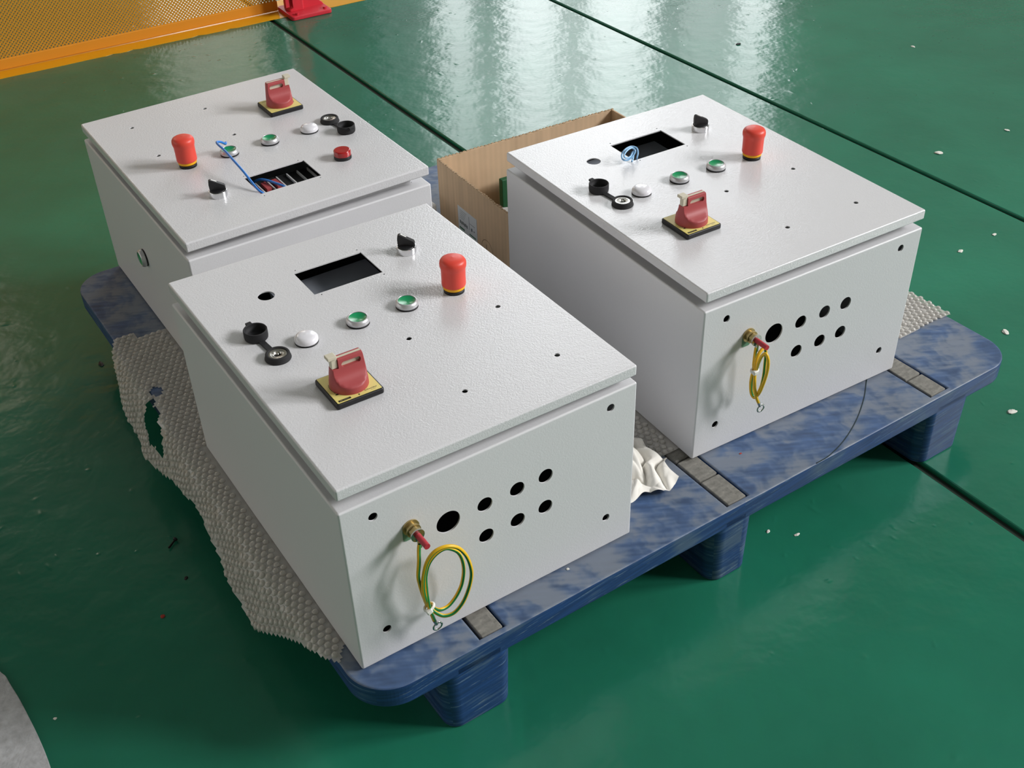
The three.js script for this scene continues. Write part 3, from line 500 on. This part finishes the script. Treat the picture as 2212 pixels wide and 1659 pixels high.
// ---------------------------------------------------------------- carton behind the right cabinet and what is in it
{
  const B = boxB.t, place = (o) => { o.position.copy(B.position).setY(PH + 0.001); o.rotation.y = B.rotation.y; return o; };
  const u0 = -0.192, u1 = 0.196, v0 = -0.512, v1 = -0.262, h = 0.163, th = 0.004;
  const t = place(thing('carton', 'open brown corrugated carton with a white shipping label behind the right cabinet', 'carton'));
  const wallGeo = (w, a, x, z) => metreUV(new RoundedBoxGeometry(a ? th : w, h, a ? w : th, 1, 0.0008).translate(x, h / 2, z));
  mesh('side_panel', wallGeo(v1 - v0, true, u0 + th / 2, (v0 + v1) / 2), M.card, t); mesh('side_panel', wallGeo(v1 - v0, true, u1 - th / 2, (v0 + v1) / 2), M.card, t);
  mesh('end_panel', wallGeo(u1 - u0 - 2 * th, false, (u0 + u1) / 2, v0 + th / 2), M.card, t); mesh('end_panel', wallGeo(u1 - u0 - 2 * th, false, (u0 + u1) / 2, v1 - th / 2), M.card, t);
  mesh('bottom_panel', metreUV(box(u1 - u0 - 2 * th, th, v1 - v0 - 2 * th, (u0 + u1) / 2, th / 2, (v0 + v1) / 2)), M.card, t);
  // corrugated cut edge along the rim
  const ed = []; for (let v = v0 + 0.003; v < v1; v += 0.0075) ed.push(box(0.0026, 0.0014 + 0.0012 * rnd(), 0.0046, u0 + 0.0008 + 0.0022 * rnd(), h + 0.0004, v));
  for (let u = u0 + 0.004; u < u1; u += 0.0075) ed.push(box(0.0046, 0.0012 + 0.001 * rnd(), 0.0026, u, h + 0.0004, v0 + 0.001 + 0.002 * rnd()));
  mesh('torn_rim', flat(ed), M.cardEdge, t);
  const c = document.createElement('canvas'); c.width = 256; c.height = 192; const g = c.getContext('2d');
  g.fillStyle = '#c9cdd0'; g.fillRect(0, 0, 256, 192); g.fillStyle = '#8e9698'; for (let i = 0; i < 5; i++) g.fillRect(30, 18 + i * 12, 90 - i * 9, 4);
  g.fillStyle = '#3f4a4d'; for (let i = 0; i < 6; i++) g.fillRect(24 + i * 18, 86 + (i % 2) * 3, 13, 20);
  g.fillStyle = '#59656a'; g.fillRect(150, 20, 5, 84); g.fillRect(176, 84, 18, 20); g.fillRect(160, 60, 70, 3); g.fillRect(210, 90, 14, 8);
  g.fillStyle = '#2c6b50'; g.fillRect(14, 130, 70, 12); g.fillRect(150, 128, 90, 9); g.fillStyle = '#7fa596'; g.fillRect(14, 150, 220, 8);
  const tx = new THREE.CanvasTexture(c); tx.colorSpace = THREE.SRGBColorSpace;
  const lab = new THREE.BoxGeometry(0.068, 0.06, 0.0006), uvs = lab.attributes.uv; void uvs;
  mesh('shipping_label', lab.rotateY(-Math.PI / 2).translate(u0 - 0.0003, 0.0725, -0.406), std({ map: tx, roughness: 0.5 }), t, 'white printed shipping label');
  const ring = new THREE.RingGeometry(0.0185, 0.0195, 40), dot = new THREE.CircleGeometry(0.004, 20).translate(0.001, -0.008, 0), stem = new THREE.PlaneGeometry(0.0016, 0.012).translate(-0.002, 0.004, 0);
  mesh('printed_mark', flat([ring, dot, stem]).rotateY(-Math.PI / 2).translate(u0 - 0.0002, 0.058, -0.338), std({ color: 0x6d5a48, roughness: 0.9 }), t, 'dark round printed mark');
  // contents
  const gb = place(tag(mesh('green_board', new RoundedBoxGeometry(0.07, 0.1, 0.012, 2, 0.002).translate(-0.045, 0.0542, -0.478), M.greenBoard), 'dark green packet standing inside the open carton', 'packet')); void gb;
  place(tag(mesh('white_packet', new RoundedBoxGeometry(0.045, 0.016, 0.075, 3, 0.006).rotateZ(-0.2).translate(-0.138, 0.107, -0.33), M.white), 'white packet lying inside the open carton by its side wall', 'packet'));
  place(tag(mesh('brown_packet', metreUV(new RoundedBoxGeometry(0.06, 0.09, 0.14, 2, 0.003).translate(-0.150, 0.0495, -0.345)), std({ color: 0x5a4636, roughness: 0.9 })), 'dark brown packet deep inside the carton under the white one', 'packet'));
}
{ // small white device with a dark end between the rear cabinet and the carton
  const t = thing('small_device', 'small white device with a black end beside the carton behind the nearest cabinet', 'device');
  const p = dn(0.8455, -1.656, PH); t.position.copy(p); t.rotation.y = TH;
  mesh('case', new RoundedBoxGeometry(0.092, 0.1, 0.08, 3, 0.004).translate(0, 0.0502, 0), M.white, t);
  mesh('end_panel', new RoundedBoxGeometry(0.086, 0.088, 0.004, 2, 0.001).translate(0, 0.046, 0.041), M.black, t, 'black end panel');
}
{ // crumpled rag between the two front cabinets
  const t = tag(mesh('cleaning_rag', (() => {
    const n = 90, g = new THREE.PlaneGeometry(0.17, 0.19, n, n).rotateX(-Math.PI / 2), p = g.attributes.position;
    const crease = (x, y, z) => Math.pow(Math.abs(noise.noise(x, y, z)), 0.8);
    for (let i = 0; i < p.count; i++) {
      const x = p.getX(i), z = p.getZ(i), X = x / 0.066, Z = z / 0.066, ang = Math.atan2(z, x), e = Math.hypot(x, z);
      const q = 0.4 * noise.noise(X * 0.9, Z * 0.9, 4.4), f = crease(X * 0.95 + q + 0.4, Z * 0.95 - q, 1.3) * 1.25 + crease(X * 2.3 + 3, Z * 2.3 + q, 6.3) * 0.22;
      const sq = 0.6 + 0.2 * noise.noise(Math.cos(ang) * 1.7, Math.sin(ang) * 1.7, 3.9), fall = smooth(0.14, 0.03, e);
      const sx = 0.010 * noise.noise(X * 0.9, Z * 0.9, 12.1), sz = 0.010 * noise.noise(X * 0.9, Z * 0.9, 15.7);
      p.setXYZ(i, Math.max(-0.05, (x + sx) * sq * 0.92), 0.0058 + 0.046 * f * (0.16 + 0.84 * fall), (z + sz) * sq);
    }
    g.computeVertexNormals(); const uv = g.attributes.uv; for (let i = 0; i < uv.count; i++) uv.setXY(i, uv.getX(i) * 0.19, uv.getY(i) * 0.19); return g;
  })(), M.cloth), 'crumpled white cleaning rag lying between the two front cabinets', 'rag');
  t.position.copy(dn(0.786, -0.93, PH)); t.rotation.y = TH;
}

// ---------------------------------------------------------------- mesh barrier and red post
{
  const end = V(-0.698, 0, -3.5947), back = V(-0.8625, 0, 0.5062).normalize();                 // towards the left
  const t = thing('mesh_barrier', 'orange yellow mesh barrier panel with a hemmed lower edge, standing over the yellow line', 'barrier');
  t.position.copy(end); t.rotation.y = Math.atan2(-back.z, back.x);
  const len = 3.4, y0 = 0.003, y1 = 0.034, top = 1.05;
  const hem = (a, b) => new RoundedBoxGeometry(len, b - a, 0.007, 2, 0.003).translate(len / 2, (a + b) / 2, 0);
  const fine = []; for (let i = 0; i < 5; i++) fine.push(box(len, 0.0012, 0.0012, len / 2, y0 + 0.004 + i * 0.0065, 0.0038));
  mesh('lower_hem', flat([hem(y0, y1), ...fine]), M.hem, t, 'thick orange hem'); mesh('upper_hem', hem(top, top + 0.034), M.hem, t);
  const st = [], pitch = 0.0076, w = 0.0042, hgt = top - y1;
  for (let s = -hgt; s < len; s += pitch * 1.414) for (const k of [1, -1]) {
    let a = s, b = s + hgt; const lo = Math.max(0, a), hi = Math.min(len, b); if (hi - lo < 0.004) continue;
    const m = (lo + hi) / 2, yy = (lo + hi) / 2 - a, q = box((hi - lo) * 1.414, w, 0.0009).rotateZ(k * Math.PI / 4).translate(m, k > 0 ? y1 + yy : top - yy, k * 0.0006); st.push(q);
  }
  const net = mesh('netting', flat(st), M.net, t, 'fine yellow netting'); net.userData.kind = 'stuff';
}
{
  const t = thing('barrier_post', 'red barrier post with a flat bolted foot on the yellow line', 'post');
  t.position.set(-0.612, 0, -3.583); t.rotation.y = 0.53;
  mesh('foot_plate', slab(roundedRect(0.135, 0.125, 0.01), 0.013, 0.003), M.postRed, t);
  mesh('upright', new RoundedBoxGeometry(0.05, 1.1, 0.05, 3, 0.006).translate(-0.03, 0.56, -0.01), M.postRed, t);
  mesh('channel', flat([box(0.012, 1.06, 0.014, -0.06, 0.56, 0.012), box(0.012, 1.06, 0.014, -0.04, 0.56, 0.02)]), M.postRed, t);
  const s = new THREE.Shape([new THREE.Vector2(-0.006, 0.01), new THREE.Vector2(0.064, 0.01), new THREE.Vector2(0.06, 0.018), new THREE.Vector2(-0.006, 0.075)]);
  mesh('gusset', new THREE.ExtrudeGeometry(s, { depth: 0.02, bevelEnabled: true, bevelSize: 0.002, bevelThickness: 0.002, bevelSegments: 2 }).translate(0, 0, -0.02), M.postRed, t);
  mesh('bolt', new THREE.CylinderGeometry(0.006, 0.006, 0.006, 6).translate(0.05, 0.016, 0.045), M.postRed, t); mesh('bolt', new THREE.CylinderGeometry(0.006, 0.006, 0.006, 6).translate(-0.045, 0.016, 0.05), M.postRed, t);
}
{ // white sheet reaching in at the lower left
  const e = [[-0.78, -1.075], [-0.735, -1.037], [-0.701, -1.001], [-0.689, -0.991], [-0.678, -0.977], [-0.66, -0.955], [-0.642, -0.931], [-0.612, -0.889], [-0.585, -0.846], [-0.55, -0.78], [-0.53, -0.7], [-0.6, -0.55], [-0.95, -0.6], [-1.0, -1.0]];
  const s = new THREE.Shape(); s.moveTo(e[0][0], -e[0][1]); s.splineThru(e.slice(1, 11).map(q => new THREE.Vector2(q[0], -q[1]))); for (const q of e.slice(11)) s.lineTo(q[0], -q[1]);
  tag(mesh('packing_sheet', metreUV(slab(s, 0.004, 0.001, 0.0002)), M.paper), 'white fibrous packing sheet on the floor at the lower left corner', 'packing sheet');
}
// ---------------------------------------------------------------- litter on the floor and deck
function flake(x, z, y, size_, label, mat = M.debrisWhite, name = 'plastic_flake', cat = 'flake', stretch = 1) {
  const size = size_ * 0.72, g = new THREE.IcosahedronGeometry(1, 1), p = g.attributes.position, k = rnd() * 50;
  for (let i = 0; i < p.count; i++) { const f = 1 + 0.5 * noise.noise(p.getX(i) * 1.3 + k, p.getY(i) * 1.3, p.getZ(i) * 1.3); p.setXYZ(i, p.getX(i) * f * size * stretch, p.getY(i) * f * size * 0.35, p.getZ(i) * f * size); }
  g.computeVertexNormals(); const m = tag(mesh(name, g, mat), label, cat); m.position.set(x, y + size * 0.22, z); m.rotation.y = rnd() * 6; return m;
}
[[0.91, -1.708, 0.0075, 'larger oval white flake right of the pallet, the farther of the near pair'], [0.836, -1.477, 0.0075, 'oval white flake nearest the right rear pallet corner'], [0.925, -1.999, 0.006, 'small white flake on green floor beyond the right cabinet corner'],
 [1.023, -2.445, 0.009, 'ragged pale flake lying beside the long floor joint at right'], [1.224, -2.555, 0.006, 'pale flake on the far right floor beyond the joint'], [1.164, -3.115, 0.006, 'tiny pale flake highest at the upper right of the floor'],
 [1.016, -2.061, 0.005, 'tiny pale flake at the right edge just below the joint'], [0.375, -1.216, 0.0035, 'tiny white chip on the floor right of the middle pallet foot'], [0.416, -1.207, 0.0035, 'short white sliver on the floor right of the middle pallet foot']]
  .forEach(q => flake(q[0], q[1], 0, q[2], q[3], M.debrisWhite, 'plastic_flake', 'flake', q[3].includes('sliver') ? 2 : 1.5));
flake(0.682, -3.178, 0, 0.008, 'dark spot of dirt on the shining floor at the top', M.debrisBlack, 'dirt_crumb', 'dirt', 1.3);
flake(-0.502, -1.089, 0, 0.0042, 'small red crumb on dark green floor left of the pallet', M.debrisRed, 'red_crumb', 'crumb', 1.3);
flake(-0.484, -1.161, 0, 0.0035, 'small black crumb below the dropped screw', M.debrisBlack, 'black_crumb', 'crumb', 1.4);
flake(-0.753, -1.705, 0, 0.006, 'black scrap on the floor left of the rear cabinet', M.debrisBlack, 'black_scrap', 'scrap', 2);
flake(-0.603, -0.922, 0, 0.003, 'tiny white crumb near the packing sheet', M.debrisWhite, 'white_crumb', 'crumb');
{ const t = thing('screw', 'small black screw lying on dark green floor left of the bubble wrap', 'screw'); t.position.set(-0.519, 0.003, -1.23); t.rotation.y = 1.25;
  mesh('shank', new THREE.CylinderGeometry(0.0017, 0.0012, 0.017, 12).rotateZ(Math.PI / 2), M.debrisBlack, t); mesh('head', new THREE.CylinderGeometry(0.0036, 0.0022, 0.003, 16).rotateZ(-Math.PI / 2).translate(0.009, 0.0004, 0), M.debrisBlack, t); }
flake(0.064, -1.027, PH, 0.0028, 'tiny white chip on the pallet at the foot of the nearest cabinet', M.debrisWhite, 'white_chip', 'chip');
flake(0.326, -1.242, PH, 0.002, 'tiny red chip on the blue deck beside the middle inlay strip', M.debrisRed, 'red_chip', 'chip', 1.6);

renderer.render(scene, camera);
